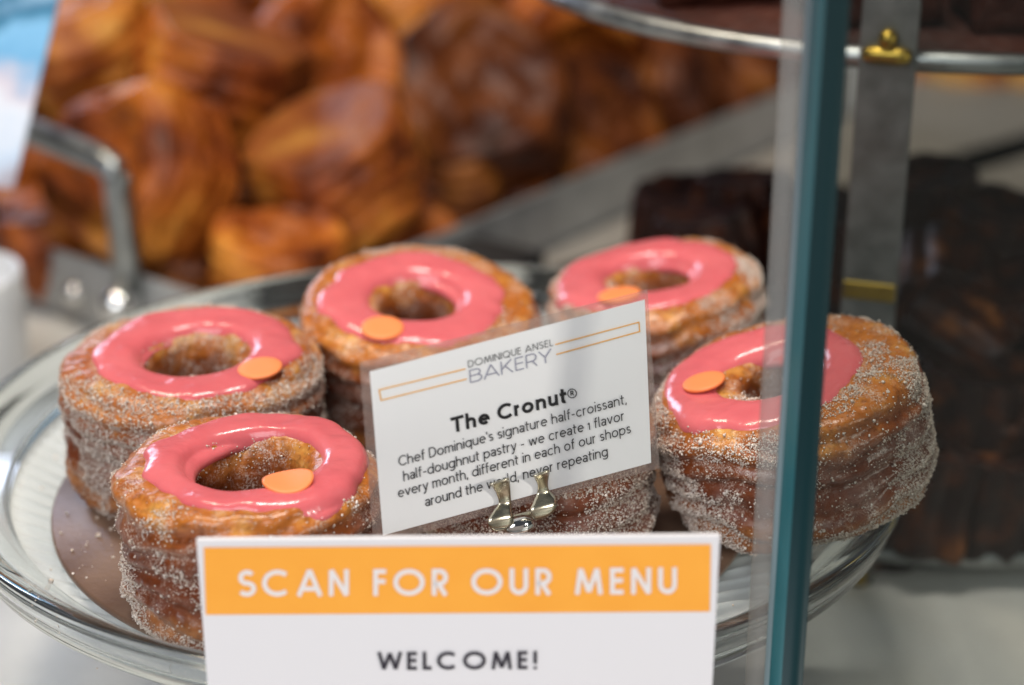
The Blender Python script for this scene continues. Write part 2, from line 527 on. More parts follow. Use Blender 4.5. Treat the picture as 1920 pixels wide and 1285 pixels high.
    me.polygons.add(len(ff)); me.polygons.foreach_set('loop_start', np.arange(0, len(ff) * 4, 4, dtype=np.int32))
    me.update(calc_edges=True); me.materials.append(M['sugar'])
    sg = link(bpy.data.objects.new('sugar_crystals', me), root); sg['kind'] = 'stuff'

    # pink icing ring
    nt, ns = 260, 48
    th = np.linspace(0, 2 * math.pi, nt, endpoint=False)
    cc = np.stack([np.cos(th), np.sin(th), np.full(nt, .3)], -1)
    ro = io * R * (1 + .11 * fbm(cc * 1.4, seed + 30, 2) + .065 * fbm(cc * 3.6, seed + 31, 2))
    ri = ii * R * (1 + .11 * fbm(cc * 1.6, seed + 32, 2))
    sI = (np.linspace(-1, 1, ns))
    sI = np.sign(sI) * (1 - (1 - np.abs(sI)) ** 1.8)              # denser at both lips
    tt = (sI + 1) / 2
    rr = ri[:, None] + (ro - ri)[:, None] * tt[None]
    T = .0029
    dome = T * (1 - np.abs(sI) ** 3.4) ** .5
    X = np.cos(th)[:, None] * rr + sx; Y = np.sin(th)[:, None] * rr + sy
    rb = np.hypot(X, Y)
    u = np.clip(np.abs((rb - rc) / a), 0, .86)
    zt = H / 2 + b * (1 - u ** 4.6) ** (1 / 4.6)
    P = np.stack([X, Y, zt], -1)
    Zi = zt - .0010 + dome[None] * (1 + .40 * fbm(P * 50, seed + 33, 2)) + .0005 * fbm(P * 120, seed + 34, 2) * (1 - sI ** 2)[None]
    vt = np.stack([X, Y, Zi], -1)
    vb = np.stack([X[:, ::-1], Y[:, ::-1], (zt - .0022)[:, ::-1]], -1)[:, 1:-1]
    vv = np.concatenate([vt, vb], 1)
    mesh_obj('icing', vv.reshape(-1, 3), grid_faces(nt, vv.shape[1], True, True)[:], M['icing'], root)

    # orange sugar disc
    mw = Matrix.Translation(base) @ rot.to_4x4()
    p0 = np.array(mw @ Vector((0, 0, H + .0032))); nrm = np.array(rot @ Vector((0, 0, 1)))
    hit = on_plane(conf[0], conf[1], p0, nrm)
    lc = mw.inverted() @ Vector(hit)
    rad = conf[2] / FPX * depth / 2
    nr = 40; bend = conf[3]
    vs, fs = [], []
    rings = [(0, .0), (.5, .0), (.9, .0), (1.0, -.0002), (1.0, -.0010), (.9, -.0012), (0, -.0012)]
    # height of the icing under the disc
    rl = math.hypot(lc.x - sx, lc.y - sy); tmid = np.clip((rl - ii * R) / ((io - ii) * R) * 2 - 1, -1, 1)
    zl = H - .0010 + T * (1 - abs(tmid) ** 3.4) ** .5 + .0010
    zl = max(zl, H + .0014)
    for fr_, dz in rings:
        for k in range(nr):
            an = 2 * math.pi * k / nr
            xx, yy = rad * fr_ * math.cos(an), rad * fr_ * math.sin(an)
            vs.append((xx, yy, dz + bend * (xx / rad) ** 2 * rad))
    f = grid_faces(len(rings), nr, False, True)
    dsc = mesh_obj('sugar_disc', vs, f, M['confetti'], root)
    bm = bmesh.new(); bm.from_mesh(dsc.data); bmesh.ops.remove_doubles(bm, verts=bm.verts, dist=1e-6); bmesh.ops.recalc_face_normals(bm, faces=bm.faces); bm.to_mesh(dsc.data); bm.free()
    dsc.location = (lc.x, lc.y, zl); dsc.rotation_euler = (random.uniform(-.08, .08), random.uniform(-.08, .08), rz)
    if bend > .3: dsc['label'] = 'bent orange sugar disc with a curled edge'
    return root


DN = [
    # px, py, dia, zc, H, rx, ry, disc rz, (outer, inner, sx, sy), (disc px, py, width, bend), label, hole, sugar
    (470, 995, 488, .027, .047, 0, 0, .35, (.875, .48, .0034, .000), (540, 897, 88, .0, ), 'nearest pink iced sugared doughnut pastry left of the name card, its orange disc curled up', .43, (1.0, .22)),
    (369, 778, 488, .027, .049, 3, 0, 0, (.81, .405, .0015, .000), (487, 686, 80, .0), 'pink iced sugared doughnut pastry at the far left of the plate, behind the nearest one', .335, (1.42, .35)),
    (785, 658, 458, .030, .046, 9, 2, .5, (.75, .34, -.002, -.001), (717, 611, 76, .0), 'pink iced doughnut pastry tilted forward at the back, left of centre above the name card', .295, (.9, .35)),
    (1236, 622, 410, .030, .047, 2, -8, .2, (.845, .37, -.002, .000), (1160, 549, 78, .0), 'pink iced sugared doughnut pastry at the back right, behind the name card corner', .335, (1.2, .8)),
    (1489, 806, 508, .0380, .0445, 3, -15, .1, (.76, .33, -.007, -.001), (1318, 710, 80, .0), 'large pink iced doughnut pastry with thick sugar crust leaning behind the teal glass edge', .26, (1.25, .75)),
    (1000, 868, 470, .027, .046, 0, 0, 0, (.80, .36, 0, 0), (930, 830, 78, .0), 'sugar crusted doughnut pastry mostly hidden behind the white name card and its clip', .33, (1.8, .5)),
]
for i, dta in enumerate(DN):
    px, py, dia, zc, H, rx, ry, rz, ice, conf, lab, hole, sug = dta
    if i == 0: conf = (540, 897, 92, .17)
    doughnut(i, px, py, dia, zc, H, rx, ry, rz, ice, conf, lab, hole, sug)

# loose sugar fallen on the board and the plate
rng = np.random.default_rng(5)
k = 1500
ang_ = rng.random(k) * 2 * math.pi; rad_ = .118 * np.sqrt(rng.random(k)) * np.where(rng.random(k) < .25, 1.22, 1.0)
cx_, cy_ = BC[0] + rad_ * np.cos(ang_), BC[1] + rad_ * np.sin(ang_)
clp = fbm(np.stack([cx_, cy_, np.zeros(k)], -1) * 45, 3, 2); kp = clp > -.12
cx_, cy_, rad_ = cx_[kp], cy_[kp], rad_[kp]
sg_ = rng.gamma(2.5, .00006, len(cx_)) + .0001
czz = np.where(rad_ < BR, ZB, np.maximum(-.0003, 0)) + sg_ * .6
vs, fs = [], []
for q0 in range(len(cx_)):
    R3 = Euler(tuple(rng.random(3) * 6)).to_matrix(); o0 = len(vs)
    for c_ in ((-1, -1, -1), (1, -1, -1), (1, 1, -1), (-1, 1, -1), (-1, -1, 1), (1, -1, 1), (1, 1, 1), (-1, 1, 1)):
        p_ = R3 @ Vector(c_) * sg_[q0]; vs.append((cx_[q0] + p_.x, cy_[q0] + p_.y, czz[q0] + p_.z))
    fs += [tuple(o0 + i_ for i_ in f_) for f_ in ((0, 3, 2, 1), (4, 5, 6, 7), (0, 1, 5, 4), (1, 2, 6, 5), (2, 3, 7, 6), (3, 0, 4, 7))]
tag(mesh_obj('loose_sugar', vs, fs, M['sugar'], None, False), 'loose sugar grains fallen on the brown cake board and glass plate', 'sugar', kind='stuff')

# ------------------------------------------------------------------ lettering helpers
def ribbon_mesh(name, strokes, wpx, mapper, mat, parent, lift_step=.00001):
    """strokes: polylines in pixel space of the flat sheet, drawn as bands wpx wide"""
    parts = []
    for st in strokes:                                   # sharp corners: start a new band there
        st = np.array(st, float); cur = [st[0]]
        for i in range(1, len(st)):
            cur.append(st[i])
            if i < len(st) - 1:
                t1, t2 = st[i] - st[i - 1], st[i + 1] - st[i]
                if np.dot(t1, t2) / (np.linalg.norm(t1) * np.linalg.norm(t2) + 1e-9) < -.2:
                    parts.append(cur); cur = [st[i]]
        parts.append(cur)
    strokes = parts
    vs, fs = [], []
    for k, st in enumerate(strokes):
        st = np.array(st, float); n = len(st); closed = np.allclose(st[0], st[-1]) and n > 3
        if closed: st = st[:-1]; n -= 1
        row = []
        for i in range(n):
            p = st[i]
            a = st[(i - 1) % n] if (closed or i > 0) else p
            b = st[(i + 1) % n] if (closed or i < n - 1) else p
            t1 = (p - a) / (np.linalg.norm(p - a) + 1e-9); t2 = (b - p) / (np.linalg.norm(b - p) + 1e-9)
            t_ = t1 + t2; t_ = t_ / (np.linalg.norm(t_) + 1e-9); nn = np.array([-t_[1], t_[0]])
            n1 = np.array([-t1[1], t1[0]]) if np.linalg.norm(t1) > .5 else np.array([-t2[1], t2[0]])
            sc = 1 / max(.68, abs(np.dot(nn, n1)))
            row.append((p + nn * wpx / 2 * sc, p - nn * wpx / 2 * sc))
        o = len(vs)
        for a, b in row: vs.append(mapper(*a, lift=k * lift_step)); vs.append(mapper(*b, lift=k * lift_step))
        for i in range(n if closed else n - 1):
            j = (i + 1) % n; fs.append((o + 2 * i, o + 2 * j, o + 2 * j + 1, o + 2 * i + 1))
    return mesh_obj(name, vs, fs, mat, parent, False)


def arc(cx, cy, rx, ry, a0, a1, n=22):
    return [(cx + rx * math.cos(math.radians(a0 + (a1 - a0) * k / n)), cy + ry * math.sin(math.radians(a0 + (a1 - a0) * k / n))) for k in range(n + 1)]


# geometric sans capitals: unit cap height, strokes run on the centre line, (strokes, advance width)
def glyph(ch, w):
    h = w / 2; T, B = 1 - h, h
    if ch == 'S':
        r = (T - B) / 4
        s = arc(.27, T - r, .20, r, 35, 270, 16) + arc(.27, B + r, .22, r, 90, -150, 16)[1:]
        return [s], .54
    if ch == 'C': return [arc(.50, .5, .50 - h, .5 - h, 48, 312, 30)], .92
    if ch == 'A': return [[(h * .6, 0), (.40, 1 - h * .2), (.80 - h * .6, 0)], [(.17, .28), (.63, .28)]], .80
    if ch == 'N': return [[(h, 0), (h, 1 - h * .3), (.66 - h, h * .3), (.66 - h, 1)]], .66
    if ch == 'F': return [[(h, 0), (h, T), (.42, T)], [(h, .54), (.40, .54)]], .44
    if ch == 'O': return [arc(.51, .5, .51 - h, .5 - h, 0, 360, 44)], 1.02
    if ch == 'R': return [[(h, 0), (h, T), (.26, T)] + arc(.26, (T + .44) / 2, .22 - h * .3, (T - .44) / 2, 90, -90, 12) + [(h, .44)], [(.22, .44), (.50 - h * .5, 0)]], .50
    if ch == 'U': return [[(h, 1), (h, .36)] + arc(.31, .36, .31 - h, .36 - h, 180, 360, 18) + [(.62 - h, 1)]], .62
    if ch == 'M': return [[(h, 0), (.20, 1 - h * .4), (.46, .10), (.72, 1 - h * .4), (.92 - h, 0)]], .92
    if ch == 'E': return [[(.44, T), (h, T), (h, B), (.44, B)], [(h, .52), (.42, .52)]], .47
    if ch == 'W': return [[(h * .6, 1), (.27, h * .5), (.52, .93), (.77, h * .5), (1.04 - h * .6, 1)]], 1.04
    if ch == 'L': return [[(h, 1), (h, B), (.40, B)]], .41
    if ch == '!': return [[(h * 1.1, 1), (h * 1.1, .30)], [(h * 1.1, .14), (h * 1.1, 0)]], h * 2.2
    return [], .35


def stroke_text(name, s, L, Rt, cap, wfrac, gap, mapper, mat, parent, glyph=glyph, upv=(0, -1)):
    """letters between the baseline pixels L and Rt, cap height in pixels"""
    xs, strokes = 0.0, []
    for ch in s:
        g, adv = glyph(ch, wfrac)
        strokes += [[(xs + a, b) for a, b in st] for st in g]
        xs += adv + gap
    tot = xs - gap
    L, Rt = np.array(L, float), np.array(Rt, float)
    ux = (Rt - L) / tot; sx = np.linalg.norm(ux)
    px = [[tuple(L + ux * a + np.array(upv) * cap * b) for a, b in st] for st in strokes]
    return ribbon_mesh(name, px, wfrac * cap, mapper, mat, parent, .000004)



def glyph_text(ch, w):
    """rounded sans letters for the card: cap height 1, x-height .70"""
    h = w / 2; X = .70; T, B = 1 - h, h; yb = X / 2; ry = X / 2 - h
    bowl = lambda cx: arc(cx, yb, .32 - h, ry, 0, 360, 30)
    if ch == 'o': return [bowl(.32)], .64
    if ch in 'dqgb p'.replace(' ', ''):
        x = h if ch in 'bp' else .63 - h
        st = {'d': [(x, 1.02), (x, 0)], 'b': [(x, 1.02), (x, 0)], 'p': [(x, X), (x, -.28)], 'q': [(x, X), (x, -.28)],
              'g': [(x, X), (x, -.04)] + arc(.33, -.04, .30 - h, .24 - h, 0, -150, 14)}[ch]
        return [bowl(.315), st], .63
    if ch in 'nh': return [[(h, 0), (h, X if ch == 'n' else 1.02)], [(h, .36)] + arc(.28, X - .28, .28 - h, .28 - h, 180, 0, 14) + [(.56 - h, 0)]], .56
    if ch == 'm': return [[(h, 0), (h, X)]] + [[(x0 + h, .38)] + arc(x0 + .235, X - .24, .235 - h, .24 - h, 180, 0, 12) + [(x0 + .47 - h, 0)] for x0 in (0, .47 - w)], .94 - w
    if ch == 'u': return [[(h, X), (h, .27)] + arc(.27, .27, .27 - h, .27 - h, 180, 360, 14) + [(.54 - h, X)], [(.54 - h, .3), (.54 - h, 0)]], .54
    if ch == 'e': return [[(.02 + h, yb + .01), (.62 - h, yb + .01)] + arc(.32, yb, .31 - h, ry, 2, 315, 28)], .62
    if ch == 'c': return [arc(.32, yb, .32 - h, ry, 45, 315, 24)], .57
    if ch == 's':
        r = (X - w) / 4
        return [arc(.22, X - h - r, .18 - h * .5, r, 30, 270, 12) + arc(.22, h + r, .20 - h * .5, r, 90, -150, 12)[1:]], .43
    if ch == 't': return [[(.14, .93), (.14, .16)] + arc(.24, .16, .10, .16 - h, 180, 290, 8), [(0, X - h), (.34, X - h)]], .34
    if ch == 'f': return [[(.12, 0), (.12, .84)] + arc(.25, .84, .13, .18 - h, 180, 70, 10), [(0, X - h), (.30, X - h)]], .31
    if ch == 'i': return [[(h, 0), (h, X)], [(h, .90), (h, .90 + w * 1.1)]], w
    if ch == 'l': return [[(h, 1.02), (h, .12)] + arc(h + .09, .12, .09, .12 - h, 180, 280, 6)], .16
    if ch == 'a': return [arc(.24, X - .22, .21, .22 - h, 155, 0, 12) + [(.49 - h, X - .22), (.49 - h, 0)], arc(.235, .215, .235 - h, .215 - h, 0, 360, 22)], .49
    if ch == 'r': return [[(h, 0), (h, X)], [(h, .38)] + arc(.26, X - .24, .26 - h, .24 - h, 180, 85, 8)], .32
    if ch == 'v': return [[(h * .6, X), (.27, h * .6), (.54 - h * .6, X)]], .54
    if ch == 'w': return [[(h * .6, X), (.22, h * .6), (.42, X - .04), (.62, h * .6), (.84 - h * .6, X)]], .84
    if ch == 'y': return [[(h * .6, X), (.28, .02)], [(.54 - h * .6, X), (.24, -.12), (.16, -.24), (.04, -.25)]], .54
    if ch == '-': return [[(.03, .36), (.33, .36)]], .36
    if ch == ',': return [[(h * 1.5, w), (h * 1.3, 0), (h * .5, -.13)]], w * 1.2
    if ch == "'": return [[(h, 1.0), (h, .76)]], w
    if ch == '1': return [[(.0, X - .14), (.14, X - h * .3), (.14, 0)]], .14 + h
    if ch == 'T': return [[(0, T), (.66, T)], [(.33, T - h), (.33, 0)]], .66
    if ch == 'D': return [[(h, h), (h, T), (.32, T)] + arc(.32, .5, .38 - h, .5 - h, 90, -90, 22) + [(h, h)]], .70
    if ch == 'B': return [[(h, h), (h, T), (.36, T)] + arc(.36, (T + .53) / 2, .20, (T - .53) / 2, 90, -90, 12) + [(h, .53)], [(.36, .53)] + arc(.38, (.53 + B) / 2, .24, (.53 - B) / 2, 90, -90, 12) + [(h, B)]], .64
    if ch == 'K': return [[(h, 0), (h, 1)], [(.60 - h, 1), (h + .02, .40)], [(.24, .58), (.64 - h, 0)]], .64
    if ch == 'Y': return [[(h * .6, 1), (.34, .44), (.68 - h * .6, 1)], [(.34, .44), (.34, 0)]], .68
    if ch == 'Q': return [arc(.46, .5, .46 - h, .5 - h, 0, 360, 36), [(.56, .24), (.84, -.06)]], .92
    if ch == 'I': return [[(h, 0), (h, 1)]], w
    if ch == 'R': return [[(h, 0), (h, T), (.34, T)] + arc(.34, (T + .42) / 2, .24 - h, (T - .42) / 2, 90, -90, 12) + [(h, .42)], [(.34, .42), (.58 - h * .5, 0)]], .58
    if ch == 'C': return [arc(.46, .5, .46 - h, .5 - h, 45, 315, 28)], .78
    if ch == ' ': return [], .22
    return glyph(ch, w)


# ------------------------------------------------------------------ name card in its clear sleeve
D0 = .548
TL, TR, BR_, BL = np.array([693, 697.]), np.array([1209, 562.]), np.array([1221, 868.]), np.array([718, 1004.])
zu, zv = 165., 170.
U3 = RGT * 516 - UPV * (-135) + FWD * zu
V3 = RGT * 25 - UPV * 308 + FWD * zv
CN = np.cross(U3, V3); CN = CN / np.linalg.norm(CN)
if np.dot(CN, FWD) > 0: CN = -CN              # towards the camera
CP = at_depth(960, 783, D0)


def card_pt(px, py, lift=0.0):
    return on_plane(px, py, CP + CN * lift, CN)


card = empty('name_card', card_pt(968, 936))
tag(card, 'white printed pastry name card in a clear sleeve, held upright by a metal clip', 'name card')
CINV = np.array(card.location)


def cmap(base_lift):
    return lambda px, py, lift=0.0: card_pt(px, py, base_lift + lift) - CINV


def slab(name, quad, l0, l1, mat, parent, mp):
    vs = [mp(*q, lift=l0) for q in quad] + [mp(*q, lift=l1) for q in quad]
    fs = [(0, 1, 2, 3), (7, 6, 5, 4)] + [(i, i + 4, (i + 1) % 4 + 4, (i + 1) % 4) for i in range(4)]
    o = mesh_obj(name, vs, fs, mat, parent, False)
    bm = bmesh.new(); bm.from_mesh(o.data); bmesh.ops.recalc_face_normals(bm, faces=bm.faces); bm.to_mesh(o.data); bm.free()
    return o


slab('card', [TL, TR, BR_, BL], 0, .0004, M['paper'], card, cmap(0))
# the sleeve border: a frame of film round the card, two welded edges
so = [(674, 680), (1214, 543), (1237, 878), (700, 1024)]
si = [tuple(TL), tuple(TR), tuple(BR_), tuple(BL)]
vs = []
for lft in (0.0, .0005):
    vs += [cmap(lft)(*q) for q in so] + [cmap(lft)(*q) for q in si]
fs = []
for i in range(4):
    j = (i + 1) % 4
    fs += [(i, j, 4 + j, 4 + i), (8 + j, 8 + i, 12 + i, 12 + j), (i, 8 + i, 8 + j, j)]
mesh_obj('clear_sleeve', vs, fs, M['sleeve'], card, False)
c1 = cmap(.0007)
upc = np.array([-25, -308.]) / 309
def card_text(txt, L, Rt, cap, wfrac, gap, mat): return stroke_text('lettering', txt, L, Rt, cap, wfrac, gap, c1, mat, card, glyph_text, upc)


card_text('DOMINIQUE ANSEL', (878, 690), (1037, 648.5), 13, .10, .14, M['ink_grey'])
card_text('BAKERY', (881, 719), (1036, 678), 24.5, .085, .08, M['lilac'])
card_text('The Cronut', (847, 813), (1063, 755), 29, .20, .085, M['ink'])
card_text('R', (1069.5, 742.5), (1076, 741), 9, .20, .1, M['ink'])
ribbon_mesh('lettering', [arc(1072.6, 738, 8.2, 8.2, 0, 360, 28)], 1.7, c1, M['ink'], card)
for s_, L_, R_ in (("Chef Dominique's signature half-croissant,", (748, 875), (1175, 757)),
                   ('half-doughnut pastry - we create 1 flavor', (757, 903), (1171, 788)),
                   ('every month, different in each of our shops', (747, 934), (1183, 812)),
                   ('around the world, never repeating', (798, 950.5), (1140, 855))):
    card_text(s_, L_, R_, 19.0, .105, .115, M['ink_grey'])
ribbon_mesh('printed_frame', [[(873, 692), (711, 731.5), (714.5, 751), (875, 711)]], 2.0, c1, M['line_orange'], card)
ribbon_mesh('printed_frame', [[(1041, 646.5), (1198, 604.5), (1199.5, 622), (1043, 665)]], 2.0, c1, M['line_orange'], card)

# ------------------------------------------------------------------ clip and its little stand
clipb = card_pt(972, 992, .004)
clip = empty('card_clip', (clipb[0], clipb[1], ZB))
tag(clip, 'shiny metal clip with two curled prongs gripping the bottom of the name card', 'clip')
CLO = np.array(clip.location)


def strip(name, rows, mat, parent, thick=.0007):
    """rows of (left px, right px, lift from the card)"""
    R_ = []
    pts = np.array([(*l, *r, z) for l, r, z in rows], float)
    k = len(pts); tt = np.linspace(0, k - 1, (k - 1) * 6 + 1)
    # smooth interpolation (Catmull-Rom)
    def cr(t_):
        i = min(int(t_), k - 2); f = t_ - i
        p0, p1, p2, p3 = pts[max(i - 1, 0)], pts[i], pts[i + 1], pts[min(i + 2, k - 1)]
        return .5 * ((2 * p1) + (p2 - p0) * f + (2 * p0 - 5 * p1 + 4 * p2 - p3) * f * f + (3 * p1 - p0 - 3 * p2 + p3) * f ** 3)
    nx_ = 7; vs = []
    for t_ in tt:
        r = cr(t_)
        for j in range(nx_):
            a = j / (nx_ - 1); q = r[:2] * (1 - a) + r[2:4] * a
            vs.append(card_pt(q[0], q[1], r[4] + .00025 * (1 - (2 * a - 1) ** 2)) - CLO)
    n_ = len(tt)
    o = mesh_obj(name, vs, grid_faces(n_, nx_), mat, parent)
    md = o.modifiers.new('solidify', 'SOLIDIFY'); md.thickness = thick; md.offset = 0
    return o


strip('prong', [((918, 909), (954, 897), .0052), ((923, 913), (955, 902), .0036), ((931, 926), (956, 921), .0020), ((935, 944), (957, 939), .0016),
                ((924, 961), (959, 956), .0034), ((915, 977), (962, 971), .0050), ((918, 989), (957, 985), .0052), ((930, 995), (944, 993), .0044)], M['clip'], clip)
strip('prong', [((1000, 893), (1030, 882), .0052), ((1003, 898), (1029, 888), .0036), ((1008, 910), (1026, 906), .0020), ((1007, 925), (1029, 920), .0016),
                ((1000, 942), (1041, 934), .0034), ((994, 957), (1043, 948), .0050), ((998, 970), (1034, 962), .0052), ((1006, 974), (1018, 971), .0044)], M['clip'], clip)
a, b = card_pt(946, 992, .0035) - CLO, card_pt(1000, 979, .0035) - CLO
tube('roll', [a + (b - a) * k / 6 for k in range(7)], [.0016, .0026, .0030, .0030, .0030, .0026, .0016], M['chrome'], clip, 20)
strip('bridge', [((955, 968), (1003, 956), .0012), ((957, 978), (1002, 966), .0028), ((958, 986), (1001, 974), .0036)], M['clip'], clip)
zt = clipb[2] - ZB
tube('stem', bezier_round([(a + b) / 2, ((a + b) / 2)[0:2].tolist() + [0.012], (0, 0, .0035)], .003), .0011, M['chrome'], clip, 12)
lathe('foot', [(0, 0), (.013, 0), (.0135, .0008), (.012, .0022), (.004, .0034), (0, .0036)], M['chrome'], clip, 48)

# ------------------------------------------------------------------ menu sign
DS = .498
SP = at_depth(858, 1010, DS)
yaw = math.radians(-1.5)
SN = np.array([math.sin(yaw), -math.cos(yaw), 0.0])


def sign_pt(px, py, lift=0.0): return on_plane(px, py, SP + SN * lift, SN)


sb = sign_pt(858, 1010)
sign = empty('menu_sign', (sb[0], sb[1], ZC))
SO = np.array(sign.location)
tag(sign, 'white menu sign with an orange banner and capital lettering standing before the plate', 'sign')


def smap(base): return lambda px, py, lift=0.0: sign_pt(px, py, base + lift) - SO


tl, tr = smap(0)(368, 1013), smap(0)(1350, 1005)
blw = np.array([tl[0] + .0005, tl[1], 0.0]); brw = np.array([tr[0] - .0005, tr[1], 0.0])
nv = SN * .0016
vs = [tl, tr, brw, blw, tl - nv, tr - nv, brw - nv, blw - nv]
bm = bmesh.new()
bv = [bm.verts.new(p) for p in vs]
for f in [(0, 3, 2, 1), (4, 5, 6, 7), (0, 1, 5, 4), (1, 2, 6, 5), (2, 3, 7, 6), (3, 0, 4, 7)]: bm.faces.new([bv[k] for k in f])
bmesh.ops.recalc_face_normals(bm, faces=bm.faces)
bm_obj('board', bm, M['paper2'], sign)
q = [(382, 1027), (1333, 1021), (1331, 1147), (386, 1153)]
mesh_obj('orange_banner', [smap(.0003)(*p) for p in q], [(3, 2, 1, 0)], M['orange'], sign, False)
stroke_text('lettering', 'SCAN FOR OUR MENU', (447, 1119), (1270, 1114), 50, .175, .20, smap(.0005), M['sign_white'], sign)
stroke_text('lettering', 'WELCOME!', (708, 1257), (1008, 1255), 34, .19, .20, smap(.0004), M['sign_ink'], sign)

# ------------------------------------------------------------------ glass panel with a polished teal edge
pe = at_depth(1516, 640, .50)
ang = math.radians(35)
ud = np.array([math.cos(ang), math.sin(ang), 0]); nd = np.array([math.sin(ang), -math.cos(ang), 0])
pan = empty('glass_panel', (pe[0], pe[1], ZC))
tag(pan, 'upright clear glass case panel with a thick dark teal polished edge', 'glass panel')
TH = .0135; ztop = .40
bm = bmesh.new()
mt = Matrix(((ud[0], nd[0], 0, 0), (ud[1], nd[1], 0, 0), (0, 0, 1, 0), (0, 0, 0, 1)))
box_bm(bm, (.50, .0015, ztop), mt @ Matrix.Translation((.2512, TH / 2 - .001, ztop / 2)))
bm_obj('pane', bm, M['pane'], pan)
# rounded (pencil polished) edge in three bands, lit and shaded by colour
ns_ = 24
for nm, k0, k1, mt_ in (('lit_edge_band', 0, 11, 'teal_lit'), ('polished_edge', 11, 16, 'teal'), ('shaded_edge_band', 16, 24, 'teal_shaded')):
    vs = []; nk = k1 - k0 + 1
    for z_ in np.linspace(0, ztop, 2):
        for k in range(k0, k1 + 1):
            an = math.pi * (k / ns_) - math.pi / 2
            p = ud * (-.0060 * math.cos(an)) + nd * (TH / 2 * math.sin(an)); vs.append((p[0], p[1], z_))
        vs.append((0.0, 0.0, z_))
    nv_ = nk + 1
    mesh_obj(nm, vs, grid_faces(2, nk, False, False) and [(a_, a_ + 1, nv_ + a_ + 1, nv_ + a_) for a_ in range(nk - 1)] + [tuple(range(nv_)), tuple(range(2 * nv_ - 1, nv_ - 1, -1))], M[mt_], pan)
vs = []
for z_ in np.linspace(0, ztop, 2):
    for k in range(25):
        an = 2 * math.pi * k / 24
        p = np.array([-.0083, .0030, 0]) + RGT * .0032 * math.cos(an) + np.array([0, 1, 0]) * .0030 * math.sin(an); vs.append((p[0], p[1], z_))
mesh_obj('seal_strip', vs, grid_faces(2, 25), M['seal'], pan)

# ------------------------------------------------------------------ three tier stand
fr = at_z(1850, 1048, ZC + .012)
RT = .190
TC = np.array([fr[0] + .004, fr[1] + RT])
stand = empty('tiered_stand', (TC[0], TC[1], ZC))
tag(stand, 'grey metal tiered serving stand with round rings, flat uprights and brass bolts', 'tiered stand')
up0 = at_z(1588, 1052, ZC + .012)
z_up = at_y(1850, 122, fr[1])[2] - ZC
z_lo = .012


def circle(r, z, n=96): return [(r * math.cos(2 * math.pi * k / n), r * math.sin(2 * math.pi * k / n), z) for k in range(n)]


for z_ in (z_lo, z_up):
    tube('ring', circle(RT, z_), .0040, M['ringsteel'], stand, 14, True)
    lathe('shelf', [(0, z_ - .001), (RT - .003, z_ - .001), (RT - .003, z_ + .001), (0, z_ + .001)], M['brownie'] if z_ == z_up else M['dull'], stand, 96)
ua = math.atan2(up0[1] - TC[1], up0[0] - TC[0])
for k in range(2):
    an = ua + k * 1.6
    rr = RT + .0055
    bm = bmesh.new()
    zt_ = z_up + .10; z_br = at_y(1612, 560, up0[1] - .004)[2] - ZC
    box_bm(bm, (.0025, .0205, zt_), Matrix.Rotation(an, 4, 'Z') @ Matrix.Translation((rr, 0, zt_ / 2)) @ (Matrix.Rotation(0, 4, 'Z')), .0006)
    up_o = bm_obj('upright', bm, M['dull'], stand)
    R3 = Matrix.Rotation(an, 4, 'Z')
    for z_ in (z_up,):
        bm = bmesh.new()
        bmesh.ops.create_uvsphere(bm, u_segments=20, v_segments=12, radius=.0036, matrix=R3 @ Matrix.Translation((rr + .004, 0, z_ + .0095)))
        bm_obj('bolt', bm, M['brass'], up_o, True)
        tube('washer', [R3 @ Vector((rr + .004, -.0085 + .017 * j / 8, z_ + .0035)) for j in range(9)], [.0022, .003, .0034, .0034, .0034, .0034, .0034, .003, .0022], M['brass'], up_o, 14)
    bm = bmesh.new(); box_bm(bm, (.0020, .0195, .0068), R3 @ Matrix.Translation((rr + .0016, 0, z_br)), .0004)
    bm_obj('brass_plate', bm, M['brass'], up_o)
    bm = bmesh.new(); box_bm(bm, (.006, .016, .006), R3 @ Matrix.Translation((rr + .002, 0, .004)), .001)
    bm_obj('foot', bm, M['brass'], up_o)

# caneles: dark fluted cakes


def fluted(name, r0, r1, h, seed):
    n, m = 96, 26; vs = []
    zs = np.concatenate([np.full(6, 0.0), np.linspace(0, h, 14), np.full(6, h)])
    fr_ = np.concatenate([np.linspace(0, .92, 6), np.full(14, 1.0), np.linspace(.93, 0, 6)])
    th = np.linspace(0, 2 * math.pi, n, endpoint=False)
    V = []
    for z_, f_ in zip(zs, fr_):
        r = (r0 + (r1 - r0) * z_ / h) * f_
        fl = 1 + (.13 * np.abs(np.cos(th * 5)) - .065) * (f_ > .5)
        dip = -.007 * (1 - f_ ** 2) - .003 * f_ ** 6 if z_ == h else 0
        V.append(np.stack([np.cos(th) * r * fl, np.sin(th) * r * fl, np.full(n, z_ + dip)], -1))
    V = np.stack(V, 1)
    V = V + .0018 * fbm(V * 50, seed, 3)[..., None] * np.array([1, 1, .6])
    me = mesh_obj(name, V.reshape(-1, 3), grid_faces(n, len(zs), True, False), M['canele']).data
    return me


